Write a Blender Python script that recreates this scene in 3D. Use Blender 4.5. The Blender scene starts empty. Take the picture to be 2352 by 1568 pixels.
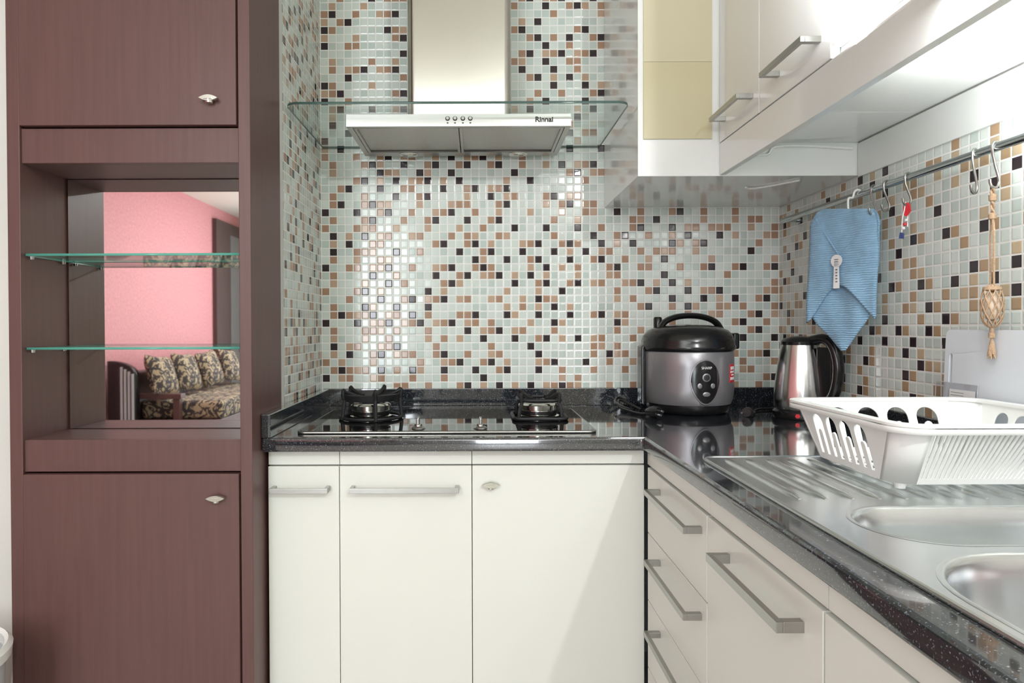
import bpy, bmesh, math, random
from mathutils import Vector, Matrix
random.seed(7)
S=bpy.context.scene; COL=S.collection
PI=math.pi
# ------------------------------------------------------------------ camera
f=1500.0
cd=bpy.data.cameras.new('camera'); cam=bpy.data.objects.new('camera',cd); COL.objects.link(cam)
cd.sensor_width=36; cd.sensor_fit='HORIZONTAL'; cd.lens=f/2352*36; cd.shift_x=81/2352; cd.shift_y=-18.3/2352; cd.clip_start=.01
cam.matrix_world=Matrix.Translation((0,0,1.10))@Matrix.Rotation(math.radians(89.4),4,'X')@Matrix.Rotation(math.radians(-.2),4,'Z')
S.camera=cam
S.view_settings.view_transform='Standard'
S.view_settings.look='None'
# ------------------------------------------------------------------ materials
def lin(c): return tuple(((x/255)/12.92 if x/255<=.04045 else ((x/255+.055)/1.055)**2.4) for x in c)
def nm(name):
    m=bpy.data.materials.new(name); m.use_nodes=True
    nt=m.node_tree; return m,nt,nt.nodes['Principled BSDF']
def N(nt,t,**k):
    n=nt.nodes.new(t)
    for a,b in k.items(): setattr(n,a,b)
    return n
def pm(name,rgb,rough=.5,metal=0,var=.05,scale=8,stretch=(1,1,1),bump=0,coat=0,spec=.5,emit=0):
    m,nt,p=nm(name); c=lin(rgb)
    tc=N(nt,'ShaderNodeTexCoord'); mp=N(nt,'ShaderNodeMapping'); mp.inputs['Scale'].default_value=stretch
    no=N(nt,'ShaderNodeTexNoise'); no.inputs['Scale'].default_value=scale; no.inputs['Detail'].default_value=4
    cr=N(nt,'ShaderNodeValToRGB')
    cr.color_ramp.elements[0].position=.3; cr.color_ramp.elements[1].position=.7
    cr.color_ramp.elements[0].color=tuple(x*(1-var) for x in c)+(1,); cr.color_ramp.elements[1].color=tuple(min(1,x*(1+var)) for x in c)+(1,)
    L=nt.links.new
    L(tc.outputs['Object'],mp.inputs[0]); L(mp.outputs[0],no.inputs['Vector']); L(no.outputs['Fac'],cr.inputs[0]); L(cr.outputs[0],p.inputs['Base Color'])
    p.inputs['Roughness'].default_value=rough; p.inputs['Metallic'].default_value=metal
    p.inputs['Coat Weight'].default_value=coat; p.inputs['Specular IOR Level'].default_value=spec
    if emit:
        p.inputs['Emission Color'].default_value=c+(1,); p.inputs['Emission Strength'].default_value=emit
    if bump:
        b=N(nt,'ShaderNodeBump'); b.inputs['Strength'].default_value=bump; b.inputs['Distance'].default_value=.001
        L(no.outputs['Fac'],b.inputs['Height']); L(b.outputs[0],p.inputs['Normal'])
    return m
def tile_mat(name,ax,pitch=.0241,off=(0,0),tan=(174,140,116),tan2=(194,166,142)):
    m,nt,p=nm(name); L=nt.links.new
    g=N(nt,'ShaderNodeNewGeometry'); s=N(nt,'ShaderNodeSeparateXYZ'); L(g.outputs['Position'],s.inputs[0])
    cb=N(nt,'ShaderNodeCombineXYZ'); L(s.outputs[ax],cb.inputs[0]); L(s.outputs['Z'],cb.inputs[1])
    ad=N(nt,'ShaderNodeVectorMath',operation='ADD'); ad.inputs[1].default_value=(10+off[0],10+off[1],0); L(cb.outputs[0],ad.inputs[0])
    sc=N(nt,'ShaderNodeVectorMath',operation='SCALE'); sc.inputs['Scale'].default_value=1/pitch; L(ad.outputs[0],sc.inputs[0])
    fl=N(nt,'ShaderNodeVectorMath',operation='FLOOR'); L(sc.outputs[0],fl.inputs[0])
    fr=N(nt,'ShaderNodeVectorMath',operation='FRACTION'); L(sc.outputs[0],fr.inputs[0])
    wn=N(nt,'ShaderNodeTexWhiteNoise',noise_dimensions='2D'); L(fl.outputs[0],wn.inputs['Vector'])
    def M2(op,a,b=None):
        n=N(nt,'ShaderNodeMath',operation=op)
        for i,v in enumerate((a,b)):
            if v is None: continue
            if isinstance(v,(int,float)): n.inputs[i].default_value=v
            else: L(v,n.inputs[i])
        return n.outputs[0]
    sfl=N(nt,'ShaderNodeSeparateXYZ'); L(fl.outputs[0],sfl.inputs[0])
    # evenly scattered tile choice: low-discrepancy lattice value + jitter per tile
    val=M2('FRACT',M2('ADD',M2('ADD',M2('MULTIPLY',sfl.outputs[0],.7548777),M2('MULTIPLY',sfl.outputs[1],.5698403)),M2('MULTIPLY',wn.outputs['Value'],.19)))
    cr=N(nt,'ShaderNodeValToRGB'); cr.color_ramp.interpolation='CONSTANT'; e=cr.color_ramp.elements
    W1=(200,213,206); W2=(218,227,220); DK=(52,42,46)
    cols=[(0,DK),(.115,W2),(.27,tan),(.385,W1),(.47,W2),(.595,tan2),(.69,W1),(.80,W2),(.965,tan)]
    e[0].position=0; e[0].color=lin(cols[0][1])+(1,); e[1].position=cols[1][0]; e[1].color=lin(cols[1][1])+(1,)
    for q,c in cols[2:]:
        x=e.new(q); x.color=lin(c)+(1,)
    L(val,cr.inputs[0])
    sf=N(nt,'ShaderNodeSeparateXYZ'); L(fr.outputs[0],sf.inputs[0])
    mx=M2('MINIMUM',sf.outputs[0],M2('SUBTRACT',1,sf.outputs[0])); my=M2('MINIMUM',sf.outputs[1],M2('SUBTRACT',1,sf.outputs[1]))
    mn=M2('MINIMUM',mx,my)
    def MR(a,lo,hi):
        n=N(nt,'ShaderNodeMapRange',interpolation_type='SMOOTHSTEP'); n.inputs['From Min'].default_value=lo; n.inputs['From Max'].default_value=hi; L(a,n.inputs['Value']); return n.outputs[0]
    mask=MR(mn,.045,.075); pil=MR(mn,.03,.17)
    mix=N(nt,'ShaderNodeMix',data_type='RGBA'); L(mask,mix.inputs['Factor']); mix.inputs['A'].default_value=lin((243,243,238))+(1,); L(cr.outputs[0],mix.inputs['B'])
    L(mix.outputs['Result'],p.inputs['Base Color'])
    rr=N(nt,'ShaderNodeMapRange'); rr.inputs['To Min'].default_value=.6; rr.inputs['To Max'].default_value=.10; L(mask,rr.inputs['Value']); L(rr.outputs[0],p.inputs['Roughness'])
    sw=N(nt,'ShaderNodeSeparateColor'); L(wn.outputs['Color'],sw.inputs[0])
    t1=M2('MULTIPLY',M2('SUBTRACT',sw.outputs[0],.5),M2('SUBTRACT',sf.outputs[0],.5)); t2=M2('MULTIPLY',M2('SUBTRACT',sw.outputs[1],.5),M2('SUBTRACT',sf.outputs[1],.5))
    h=M2('ADD',pil,M2('MULTIPLY',M2('ADD',t1,t2),1.1))
    b=N(nt,'ShaderNodeBump'); b.inputs['Strength'].default_value=.5; b.inputs['Distance'].default_value=.001; L(h,b.inputs['Height']); L(b.outputs[0],p.inputs['Normal'])
    p.inputs['Specular IOR Level'].default_value=.5
    return m
def thin_glass(name,tint,r0=.04):
    m=bpy.data.materials.new(name); m.use_nodes=True; nt=m.node_tree; nt.nodes.clear(); L=nt.links.new
    o=N(nt,'ShaderNodeOutputMaterial'); mx=N(nt,'ShaderNodeMixShader'); t=N(nt,'ShaderNodeBsdfTransparent'); t.inputs[0].default_value=tint+(1,)
    g=N(nt,'ShaderNodeBsdfGlossy'); g.inputs['Roughness'].default_value=.01
    lw=N(nt,'ShaderNodeLayerWeight'); lw.inputs[0].default_value=.5
    pw=N(nt,'ShaderNodeMath',operation='POWER'); pw.inputs[1].default_value=5; L(lw.outputs['Facing'],pw.inputs[0])
    ma=N(nt,'ShaderNodeMath',operation='MULTIPLY_ADD'); ma.inputs[1].default_value=.8; ma.inputs[2].default_value=r0; L(pw.outputs[0],ma.inputs[0])
    L(ma.outputs[0],mx.inputs[0]); L(t.outputs[0],mx.inputs[1]); L(g.outputs[0],mx.inputs[2]); L(mx.outputs[0],o.inputs[0]); return m
MT={}
MT['tileX']=tile_mat('mosaic_tiles_back','X',off=(.475,.01))
MT['tileY']=tile_mat('mosaic_tiles_side','Y',off=(0,.01),tan=(178,150,118),tan2=(196,176,146))
MT['tileYL']=tile_mat('mosaic_tiles_left','Y',off=(0,.01))
MT['wood']=pm('dark_brown_wood',(97,68,65),.42,var=.09,scale=5,stretch=(22,22,1.1),bump=.08)
MT['woodd']=pm('darker_wood',(84,64,62),.45,var=.15,scale=6,stretch=(9,9,.7))
MT['white']=pm('white_laminate',(226,228,221),.28,var=.012,scale=3)
MT['whiteg']=pm('white_gloss_laminate',(232,235,232),.15,var=.012,scale=3,coat=.3)
MT['wall']=pm('painted_wall',(216,217,212),.8,var=.02,scale=5)
MT['beige']=pm('beige_wall',(228,224,200),.8,var=.02,scale=5)
MT['ceil']=pm('ceiling_paint',(238,237,226),.85,var=.01,scale=5)
MT['pink']=pm('coral_pink_wall',(222,152,156),.7,var=.12,scale=40)
MT['floor']=pm('beige_floor_tile',(205,203,196),.3,var=.05,scale=4)
MT['steel']=pm('brushed_steel',(184,184,180),.32,1,var=.03,scale=5,stretch=(2,2,90))
MT['steelh']=pm('handle_steel',(172,172,168),.3,1,var=.03)
MT['steelc']=pm('polished_steel',(216,217,210),.17,1,var=.02,scale=5)
MT['chrome']=pm('chrome',(190,195,196),.1,1,var=.02)
MT['sink']=pm('sink_steel',(228,231,232),.25,1,var=.04,scale=14,bump=.05)
MT['dsteel']=pm('dark_steel_filter',(190,188,184),.45,1,var=.08,scale=250)
MT['glassb']=pm('black_glass',(14,14,16),.04,var=.1)
MT['blk']=pm('black_plastic',(24,24,26),.2,var=.1)
MT['blkm']=pm('black_cast_iron',(34,34,36),.5,.2,var=.2,scale=60,bump=.3)
MT['cook']=pm('grey_metallic_paint',(142,140,143),.32,.5,var=.04)
MT['kett']=pm('kettle_steel',(220,220,218),.2,1,var=.02)
MT['plas']=pm('white_plastic',(242,244,241),.32,var=.01)
MT['board']=pm('white_cutting_board',(224,230,236),.4,var=.01)
MT['red']=pm('red_sticker',(205,45,55),.4)
MT['wht']=pm('white_print',(240,240,240),.5)
MT['dk']=pm('dark_print',(40,38,40),.5)
MT['twine']=pm('jute_twine',(180,152,124),.9,var=.2,scale=300,bump=.5)
MT['shell']=pm('pale_beige_filling',(206,188,166),.6,var=.1,scale=60)
MT['blue']=pm('navy_bead',(50,70,120),.4)
MT['bin']=pm('pale_bin_plastic',(200,204,206),.4)
MT['mirror']=pm('mirror_silver',(232,233,233),.02,1,var=.003)
MT['cream1']=pm('pale_cream_glass',(205,199,170),.12,var=.02,scale=2)
MT['cream2']=pm('deep_cream_glass',(200,193,158),.12,var=.02,scale=2)
MT['gedge']=pm('green_glass_edge',(96,176,160),.1,var=.1)
MT['gedged']=pm('dark_glass_edge',(74,100,94),.1,var=.1)
MT['glass']=thin_glass('clear_glass',(.95,.985,.97))
MT['glassh']=thin_glass('hood_glass',(.93,.965,.955))
MT['vinyl']=thin_glass('clear_vinyl',(.93,.93,.94),.06)
MT['em']=pm('tube_glow',(255,252,250),.5,emit=40)
MT['win']=pm('window_glow',(235,242,255),.5,emit=6.5)
def granite():
    m,nt,p=nm('black_speckled_granite'); L=nt.links.new
    tc=N(nt,'ShaderNodeTexCoord')
    wn=N(nt,'ShaderNodeTexNoise'); wn.inputs['Scale'].default_value=420
    cr=N(nt,'ShaderNodeValToRGB'); e=cr.color_ramp.elements; e[0].position=.60; e[0].color=lin((38,41,46))+(1,); e[1].position=.76; e[1].color=lin((146,156,168))+(1,)
    L(tc.outputs['Object'],wn.inputs['Vector']); L(wn.outputs['Fac'],cr.inputs[0]); L(cr.outputs[0],p.inputs['Base Color'])
    p.inputs['Roughness'].default_value=.1
    p.inputs['Coat Weight'].default_value=1; p.inputs['Coat IOR'].default_value=1.9; p.inputs['Coat Roughness'].default_value=.04
    return m
MT['granite']=granite()
def terry():
    m=pm('blue_terry_cloth',(146,188,218),.95,var=.08,scale=60)
    nt=m.node_tree; p=nt.nodes['Principled BSDF']; L=nt.links.new
    tc=N(nt,'ShaderNodeTexCoord'); w=N(nt,'ShaderNodeTexWave'); w.bands_direction='Z'; w.inputs['Scale'].default_value=60; w.inputs['Distortion'].default_value=3
    b=N(nt,'ShaderNodeBump'); b.inputs['Strength'].default_value=.6; b.inputs['Distance'].default_value=.003
    L(tc.outputs['Object'],w.inputs[0]); L(w.outputs['Fac'],b.inputs['Height']); L(b.outputs[0],p.inputs['Normal'])
    p.inputs['Sheen Weight'].default_value=.3
    return m
MT['terry']=terry()
def floral():
    m,nt,p=nm('black_beige_floral_fabric'); L=nt.links.new
    tc=N(nt,'ShaderNodeTexCoord'); n=N(nt,'ShaderNodeTexNoise'); n.inputs['Scale'].default_value=12; n.inputs['Distortion'].default_value=2.5; n.inputs['Detail'].default_value=1
    cr=N(nt,'ShaderNodeValToRGB'); cr.color_ramp.interpolation='CONSTANT'; e=cr.color_ramp.elements; e[0].color=lin((70,64,66))+(1,); e[1].position=.52; e[1].color=lin((190,170,140))+(1,)
    L(tc.outputs['Object'],n.inputs['Vector']); L(n.outputs['Fac'],cr.inputs[0]); L(cr.outputs[0],p.inputs['Base Color']); p.inputs['Roughness'].default_value=.9
    return m
MT['floral']=floral()
# ------------------------------------------------------------------ mesh helpers
def B(): return bmesh.new()
def box(bm,x0,x1,y0,y1,z0,z1,mat=None):
    r=bmesh.ops.create_cube(bm,size=1)['verts']
    for v in r:
        v.co=Vector((x0+(v.co.x+.5)*(x1-x0),y0+(v.co.y+.5)*(y1-y0),z0+(v.co.z+.5)*(z1-z0)))
        if mat: v.co=mat@v.co
    return bm
def lathe(bm,prof,c=(0,0,0),segs=48,mat=None):
    rings=[]
    for r,z in prof:
        if r<1e-6: rings.append([bm.verts.new((0,0,z))])
        else: rings.append([bm.verts.new((r*math.cos(2*PI*i/segs),r*math.sin(2*PI*i/segs),z)) for i in range(segs)])
    for a,b in zip(rings,rings[1:]):
        for i in range(segs):
            j=(i+1)%segs
            if len(a)==1 and len(b)==1: continue
            if len(a)==1: bm.faces.new((a[0],b[j],b[i]))
            elif len(b)==1: bm.faces.new((a[i],a[j],b[0]))
            else: bm.faces.new((a[i],a[j],b[j],b[i]))
    M_=Matrix.Translation(c)@(mat if mat else Matrix())
    for r in rings:
        for v in r: v.co=M_@v.co
    return bm
def tube(bm,pts,r,segs=8,closed=False,flat=None):
    pts=[Vector(p) for p in pts]; n=len(pts); rings=[]
    nrm=None
    for i,p in enumerate(pts):
        if closed: t=(pts[(i+1)%n]-pts[i-1]).normalized()
        else: t=(pts[min(i+1,n-1)]-pts[max(i-1,0)]).normalized()
        if nrm is None:
            a=Vector((0,0,1)) if abs(t.z)<.9 else Vector((1,0,0))
            nrm=(a-t*a.dot(t)).normalized()
        else:
            nrm=(nrm-t*nrm.dot(t)).normalized()
        bn=t.cross(nrm); rr=r[i] if isinstance(r,(list,tuple)) else r
        rings.append([bm.verts.new(p+(nrm*math.cos(2*PI*k/segs)+bn*math.sin(2*PI*k/segs)*(flat or 1))*rr) for k in range(segs)])
    m=n if closed else n-1
    for i in range(m):
        a=rings[i]; b=rings[(i+1)%n]
        for k in range(segs):
            j=(k+1)%segs; bm.faces.new((a[k],a[j],b[j],b[k]))
    if not closed:
        bm.faces.new(rings[0][::-1]); bm.faces.new(rings[-1])
    return bm
def smooth_path(pts,n=6):
    P=[Vector(p) for p in pts]; out=[]
    for i in range(len(P)-1):
        p0=P[max(i-1,0)];p1=P[i];p2=P[i+1];p3=P[min(i+2,len(P)-1)]
        for k in range(n):
            t=k/n; out.append(.5*((2*p1)+(-p0+p2)*t+(2*p0-5*p1+4*p2-p3)*t*t+(-p0+3*p1-3*p2+p3)*t**3))
    out.append(P[-1]); return out
def rrect(x0,x1,y0,y1,r,n=8):
    o=[]
    for cx,cy,a in ((x1-r,y1-r,0),(x0+r,y1-r,90),(x0+r,y0+r,180),(x1-r,y0+r,270)):
        for i in range(n+1):
            t=math.radians(a+90*i/n); o.append((cx+r*math.cos(t),cy+r*math.sin(t)))
    return o
def plate(outer,holes,depth,mat=None):
    cu=bpy.data.curves.new('tmp','CURVE'); cu.dimensions='2D'; cu.fill_mode='BOTH'; cu.extrude=depth/2
    for lp in [outer]+list(holes):
        sp=cu.splines.new('POLY'); sp.points.add(len(lp)-1)
        for q,(x,y) in zip(sp.points,lp): q.co=(x,y,0,1)
        sp.use_cyclic_u=True
    o=bpy.data.objects.new('tmp',cu); COL.objects.link(o)
    dg=bpy.context.evaluated_depsgraph_get(); dg.update()
    me=bpy.data.meshes.new_from_object(o.evaluated_get(dg)); bpy.data.objects.remove(o); bpy.data.curves.remove(cu)
    bm=B(); bm.from_mesh(me); bpy.data.meshes.remove(me)
    bmesh.ops.remove_doubles(bm,verts=bm.verts,dist=1e-5)
    if mat: bm.transform(mat)
    return bm
def join(bm,other):
    me=bpy.data.meshes.new('t'); other.to_mesh(me); bm.from_mesh(me); bpy.data.meshes.remove(me); return bm
def frame(O,U,V):
    U=Vector(U).normalized(); V=Vector(V); V=(V-U*V.dot(U)).normalized(); W=U.cross(V)
    return Matrix(((U.x,V.x,W.x,O[0]),(U.y,V.y,W.y,O[1]),(U.z,V.z,W.z,O[2]),(0,0,0,1)))
def wl(o):
    v=Vector((0,0,0))
    while o: v=v+o.location; o=o.parent
    return v
def obj(name,bm,mat,parent=None,smooth=False,bevel=0,label=None,kind=None,mats=None,fix=True):
    if parent is not None: off=wl(parent)
    else:
        xs=[v.co for v in bm.verts]
        off=Vector(((min(c.x for c in xs)+max(c.x for c in xs))/2,(min(c.y for c in xs)+max(c.y for c in xs))/2,min(c.z for c in xs)))
    bm.transform(Matrix.Translation(-off))
    if fix: bmesh.ops.recalc_face_normals(bm,faces=bm.faces)
    me=bpy.data.meshes.new(name); 
    if smooth:
        for fc in bm.faces: fc.smooth=True
    bm.to_mesh(me); bm.free()
    me.materials.append(MT[mat] if isinstance(mat,str) else mat)
    for k in (mats or []): me.materials.append(MT[k])
    if smooth:
        try: me.set_sharp_from_angle(angle=math.radians(40))
        except Exception: pass
    o=bpy.data.objects.new(name,me); COL.objects.link(o)
    if parent is not None: o.parent=parent
    else: o.location=off
    if bevel:
        b=o.modifiers.new('bevel','BEVEL'); b.width=bevel; b.segments=3; b.limit_method='ANGLE'; b.angle_limit=math.radians(40)
    if label: o['label']=label
    if kind: o['kind']=kind
    return o
def thing(name,loc,label,cat,group=None):
    o=bpy.data.objects.new(name,None); COL.objects.link(o); o.location=loc; o.empty_display_size=.05
    o['label']=label; o['category']=cat
    if group: o['group']=group
    return o
def tag(o,label,cat,group=None):
    o['label']=label; o['category']=cat
    if group: o['group']=group
    return o
def struct(name,bm,mat,parent=None,**k): return obj(name,bm,mat,parent,kind='structure',**k)
def text_bm(s,size,mat4,depth=.0004,bold=0):
    cu=bpy.data.curves.new('t','FONT'); cu.body=s; cu.size=size; cu.extrude=depth; cu.align_x='CENTER'; cu.align_y='CENTER'; cu.offset=bold
    o=bpy.data.objects.new('t',cu); COL.objects.link(o)
    dg=bpy.context.evaluated_depsgraph_get(); dg.update()
    me=bpy.data.meshes.new_from_object(o.evaluated_get(dg)); bpy.data.objects.remove(o)
    bm=B(); bm.from_mesh(me); bpy.data.meshes.remove(me); bm.transform(mat4); return bm
# ------------------------------------------------------------------ SETTING
XL,XR,YB=-.475,.927,2.0
ZT=1.458; H=2.6
struct('floor',box(B(),-3.4,2.1,-6.2,2.1,-.05,0),'floor')
struct('ceiling',box(B(),-3.4,2.1,-6.2,2.1,H,H+.05),'ceil')
struct('wall_back',box(B(),XL-.13,XR+.1,YB,YB+.1,0,H),'tileX')
struct('wall_left',box(B(),-.60,XL,1.57,1.61,0,H),'wall')
struct('wall_left_tiled',box(B(),-.60,XL,1.61,YB,0,H),'tileYL')
struct('wall_right_tiled',box(B(),XR,XR+.1,0,YB,0,ZT),'tileY')
struct('wall_right',box(B(),XR,XR+.1,0,YB,ZT,H),'wall')
struct('trim_1',box(B(),XR-.006,XR,.2,1.58,ZT,1.538),'whiteg')
struct('wall_recess_front',box(B(),XR+.1,2.0,0,.1,0,H),'wall')
struct('wall_recess_back',box(B(),.95,2.0,-.67,-.57,0,H),'beige')
struct('wall_far_right',box(B(),2.0,2.1,-6.1,.1,0,H),'beige')
struct('wall_far_left',box(B(),-3.36,-3.26,-6.1,1.5,0,H),'pink')
struct('wall_front_left',box(B(),-3.26,-.985,1.40,1.5,0,H),'wall')
struct('wall_behind_cabinet',box(B(),-.985,-.6,1.57,1.67,0,H),'wall')
fw=B(); box(fw,-3.26,-1.95,-6.1,-6,0,H); box(fw,-.92,2.0,-6.1,-6,0,H); box(fw,-1.95,-.92,-6.1,-6,2.5,H); box(fw,-1.95,-.92,-6.1,-6,0,.1)
struct('wall_far',fw,'wall')
wf=B(); 
for a in ((-1.95,-1.90,.1,2.5),(-.97,-.92,.1,2.5),(-1.90,-.97,.1,.16),(-1.90,-.97,2.44,2.5),(-1.45,-1.41,.16,2.44)): box(wf,a[0],a[1],-6.06,-5.99,a[2],a[3])
w1=struct('window_1',wf,'white'); obj('pane',box(B(),-1.90,-.97,-6.05,-6.04,.16,2.44),'win',w1)
d1=struct('door_1',box(B(),-3.26,-3.21,-6.0,-5.05,0,2.45),'woodd')
obj('glass_panel',box(B(),-3.215,-3.205,-5.9,-5.5,.3,2.3),'cook',d1)

# ------------------------------------------------------------------ pulls and handles
def pull_bm(cx,y,cz):
    b=B()
    o=[(.019*u,.0060*math.copysign(1,v)*(1-abs(u)**1.9)) for u,v in [(math.cos(2*PI*i/40),math.sin(2*PI*i/40)+1e-9) for i in range(40)]]
    M_=frame((cx,y-.012,cz+.003),(1,0,0),(0,0,1)); join(b,plate(o,[],.012,M_))
    box(b,cx-.009,cx+.009,y-.020,y,cz+.000,cz+.004)
    lathe(b,[(0,0),(.0075,0),(.0085,.008),(0,.008)],(cx,y-.010,cz-.006),24)
    return b
def bar_x(x0,x1,y,z,h=.011,pr=.03):
    b=B(); box(b,x0,x1,y-pr,y-pr+.006,z-h/2,z+h/2); box(b,x0,x0+.008,y-pr+.006,y,z-h/2,z+h/2); box(b,x1-.008,x1,y-pr+.006,y,z-h/2,z+h/2); return b
def bar_y(y0,y1,x,z,h=.011,pr=.032):
    b=B(); box(b,x-pr,x-pr+.008,y0,y1,z-h/2,z+h/2); box(b,x-pr+.008,x,y0,y0+.011,z-h/2,z+h/2); box(b,x-pr+.008,x,y1-.011,y1,z-h/2,z+h/2); return b
# ------------------------------------------------------------------ TALL DARK CABINET
tc=thing('tall_cabinet',(-.722,1.46,0),'tall dark brown wooden cabinet with mirrored open niche between two doors','cabinet')
b=B(); box(b,-.975,-.948,1.36,1.566,0,2.45); box(b,-.494,-.469,1.36,1.566,0,2.45)
box(b,-.948,-.494,1.378,1.566,1.444,1.462); box(b,-.948,-.494,1.378,1.566,.848,.866); box(b,-.948,-.494,1.52,1.566,.1,2.4)
box(b,-.948,-.494,1.378,1.52,2.38,2.4)
obj('frame',b,'wood',tc,bevel=.0015)
obj('upper_rail',box(B(),-.948,-.494,1.366,1.378,1.444,1.516),'wood',tc,bevel=.001)
obj('lower_rail',box(B(),-.948,-.494,1.366,1.378,.799,.866),'wood',tc,bevel=.001)
d=obj('door',box(B(),-.946,-.4965,1.356,1.374,1.5195,2.37),'wood',tc,bevel=.0015,label='upper dark brown door'); obj('handle',pull_bm(-.548,1.356,1.567),'steelc',d,label='small steel finger pull')
d=obj('door',box(B(),-.946,-.4965,1.356,1.374,.09,.7955),'wood',tc,bevel=.0015,label='lower dark brown door'); obj('handle',pull_bm(-.540,1.356,.745),'steelc',d,label='small steel finger pull')
obj('mirror',box(B(),-.944,-.498,1.513,1.518,.868,1.442),'mirror',tc,label='mirror back of the niche')
def glass_plate(outer,z,t):
    bm=plate(outer,[],t); bm.transform(Matrix.Translation((0,0,z))); bm.normal_update()
    for fc in bm.faces: fc.material_index=0 if abs(fc.normal.z)>.5 else 1
    return bm
for z,w in ((1.254,'upper'),(1.057,'lower')):
    sh=obj('shelf',glass_plate([(-.946,1.372),(-.496,1.372),(-.496,1.508),(-.946,1.508)],z,.005),'glass',tc,mats=['gedge'],label=w+' clear glass shelf')
    for (px,py) in ((-.942,1.385),(-.942,1.49),(-.500,1.385),(-.500,1.49)):
        obj('shelf_pin',lathe(B(),[(0,0),(.004,0),(.005,.006),(0,.006)],(px,py,z-.0088),16),'chrome',sh)

# ------------------------------------------------------------------ BASE CABINETS
def carcass(x0,x1,y0,y1,z0,z1):
    t=.016; b=B(); box(b,x0,x0+t,y0,y1,z0,z1); box(b,x1-t,x1,y0,y1,z0,z1); box(b,x0+t,x1-t,y0,y1,z0,z0+t); return b
ZC=.86
def base_unit(x0,x1,xb1,label,kind,h):
    t=thing('base_cabinet',((x0+x1)/2,1.70,0),label,'base cabinet')
    bb=carcass(x0,xb1,1.459,1.98,.1,.828); box(bb,x0+.016,xb1-.016,1.964,1.98,.116,.828); box(bb,x0+.016,min(x1,xb1-.016)-.0,1.459,1.475,.78,.828)
    obj('body',bb,'white',t)
    obj('top_rail',box(B(),x0,x1,1.444,1.458,.796,.829),'white',t)
    obj('plinth',box(B(),x0,x1,1.50,1.515,0,.1),'white',t)
    dd=obj('door',box(B(),x0,x1,1.440,1.458,.105,.793),'white',t,bevel=.001)
    if kind=='bar': obj('handle',bar_x(h[0],h[1],1.440,h[2]),'steelh',dd,bevel=.0006)
    else: obj('handle',pull_bm(h[0],1.440,h[1]),'steelc',dd)
base_unit(-.462,-.3055,-.3055,'narrowest white base cabinet beside the dark brown cabinet','bar',(-.451,-.3245,.745))
base_unit(-.3040,-.0125,-.0125,'white base cabinet with long bar handle under the hob','bar',(-.2775,-.040,.745))
base_unit(-.0110,.3690,.91,'white corner base cabinet with small oval finger pull','pull',(.030,.750))
XF=.371
def runit(y0,y1,label,name='base_cabinet'):
    t=thing(name,(.66,(y0+y1)/2,0),label,'base cabinet' if name=='base_cabinet' else 'drawer unit')
    bb=B(); box(bb,.391,.91,y0,y0+.016,.1,.828); box(bb,.391,.91,y1-.016,y1,.1,.828); box(bb,.391,.91,y0+.016,y1-.016,.1,.116); box(bb,.9,.91,y0+.016,y1-.016,.116,.66)
    obj('body',bb,'white',t); obj('top_rail',box(B(),.376,.39,y0,y1,.796,.829),'white',t); obj('plinth',box(B(),.43,.445,y0,y1,0,.1),'white',t)
    return t
t=runit(1.052,1.438,'white drawer unit with four stacked drawers in the corner','drawer_unit')
for i,(z0,z1,hz) in enumerate(((.652,.793,.762),(.505,.650,.618),(.358,.503,.472),(.105,.356,.325))):
    dd=obj('drawer',box(B(),XF,XF+.018,1.053,1.418,z0,z1),'white',t,bevel=.001); obj('handle',bar_y(1.075,1.33,XF,hz),'steelh',dd,bevel=.0006)
t=runit(.698,1.050,'white base cabinet with long bar handle between drawers and sink')
dd=obj('door',box(B(),XF,XF+.018,.699,1.049,.105,.793),'white',t,bevel=.001); obj('handle',bar_y(.738,.967,XF,.757,h=.013),'steelh',dd,bevel=.0006)
t=runit(.20,.696,'white base cabinet directly below the double sink')
dd=obj('door',box(B(),XF,XF+.018,.201,.695,.105,.793),'white',t,bevel=.001); obj('handle',bar_y(.25,.45,XF,.757,h=.013),'steelh',dd,bevel=.0006)

# ------------------------------------------------------------------ WORKTOP
SX0,SX1,SY0,SY1=.404,.876,.19,1.178
wt=thing('worktop',(.2,1.7,.83),'continuous black speckled granite L-shaped worktop with low upstand','worktop')
L_=[(-.468,1.41),(.36,1.41),(.36,.15),(.925,.15),(.925,1.998),(-.468,1.998)]
bm=plate(L_,[[(.414,.22),(.414,.88),(.862,.88),(.862,.22)]],.03); bm.transform(Matrix.Translation((0,0,.845)))
obj('slab',bm,'granite',wt,bevel=.006)
u=B(); box(u,-.468,.925,1.982,1.998,.860,.913); obj('back_upstand',u,'granite',wt,bevel=.002)
obj('side_upstand',box(B(),-.468,-.448,1.412,1.981,.860,.912),'granite',wt,bevel=.002)
obj('side_upstand',box(B(),.911,.925,.15,1.981,.860,.913),'granite',wt,bevel=.002)

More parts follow.
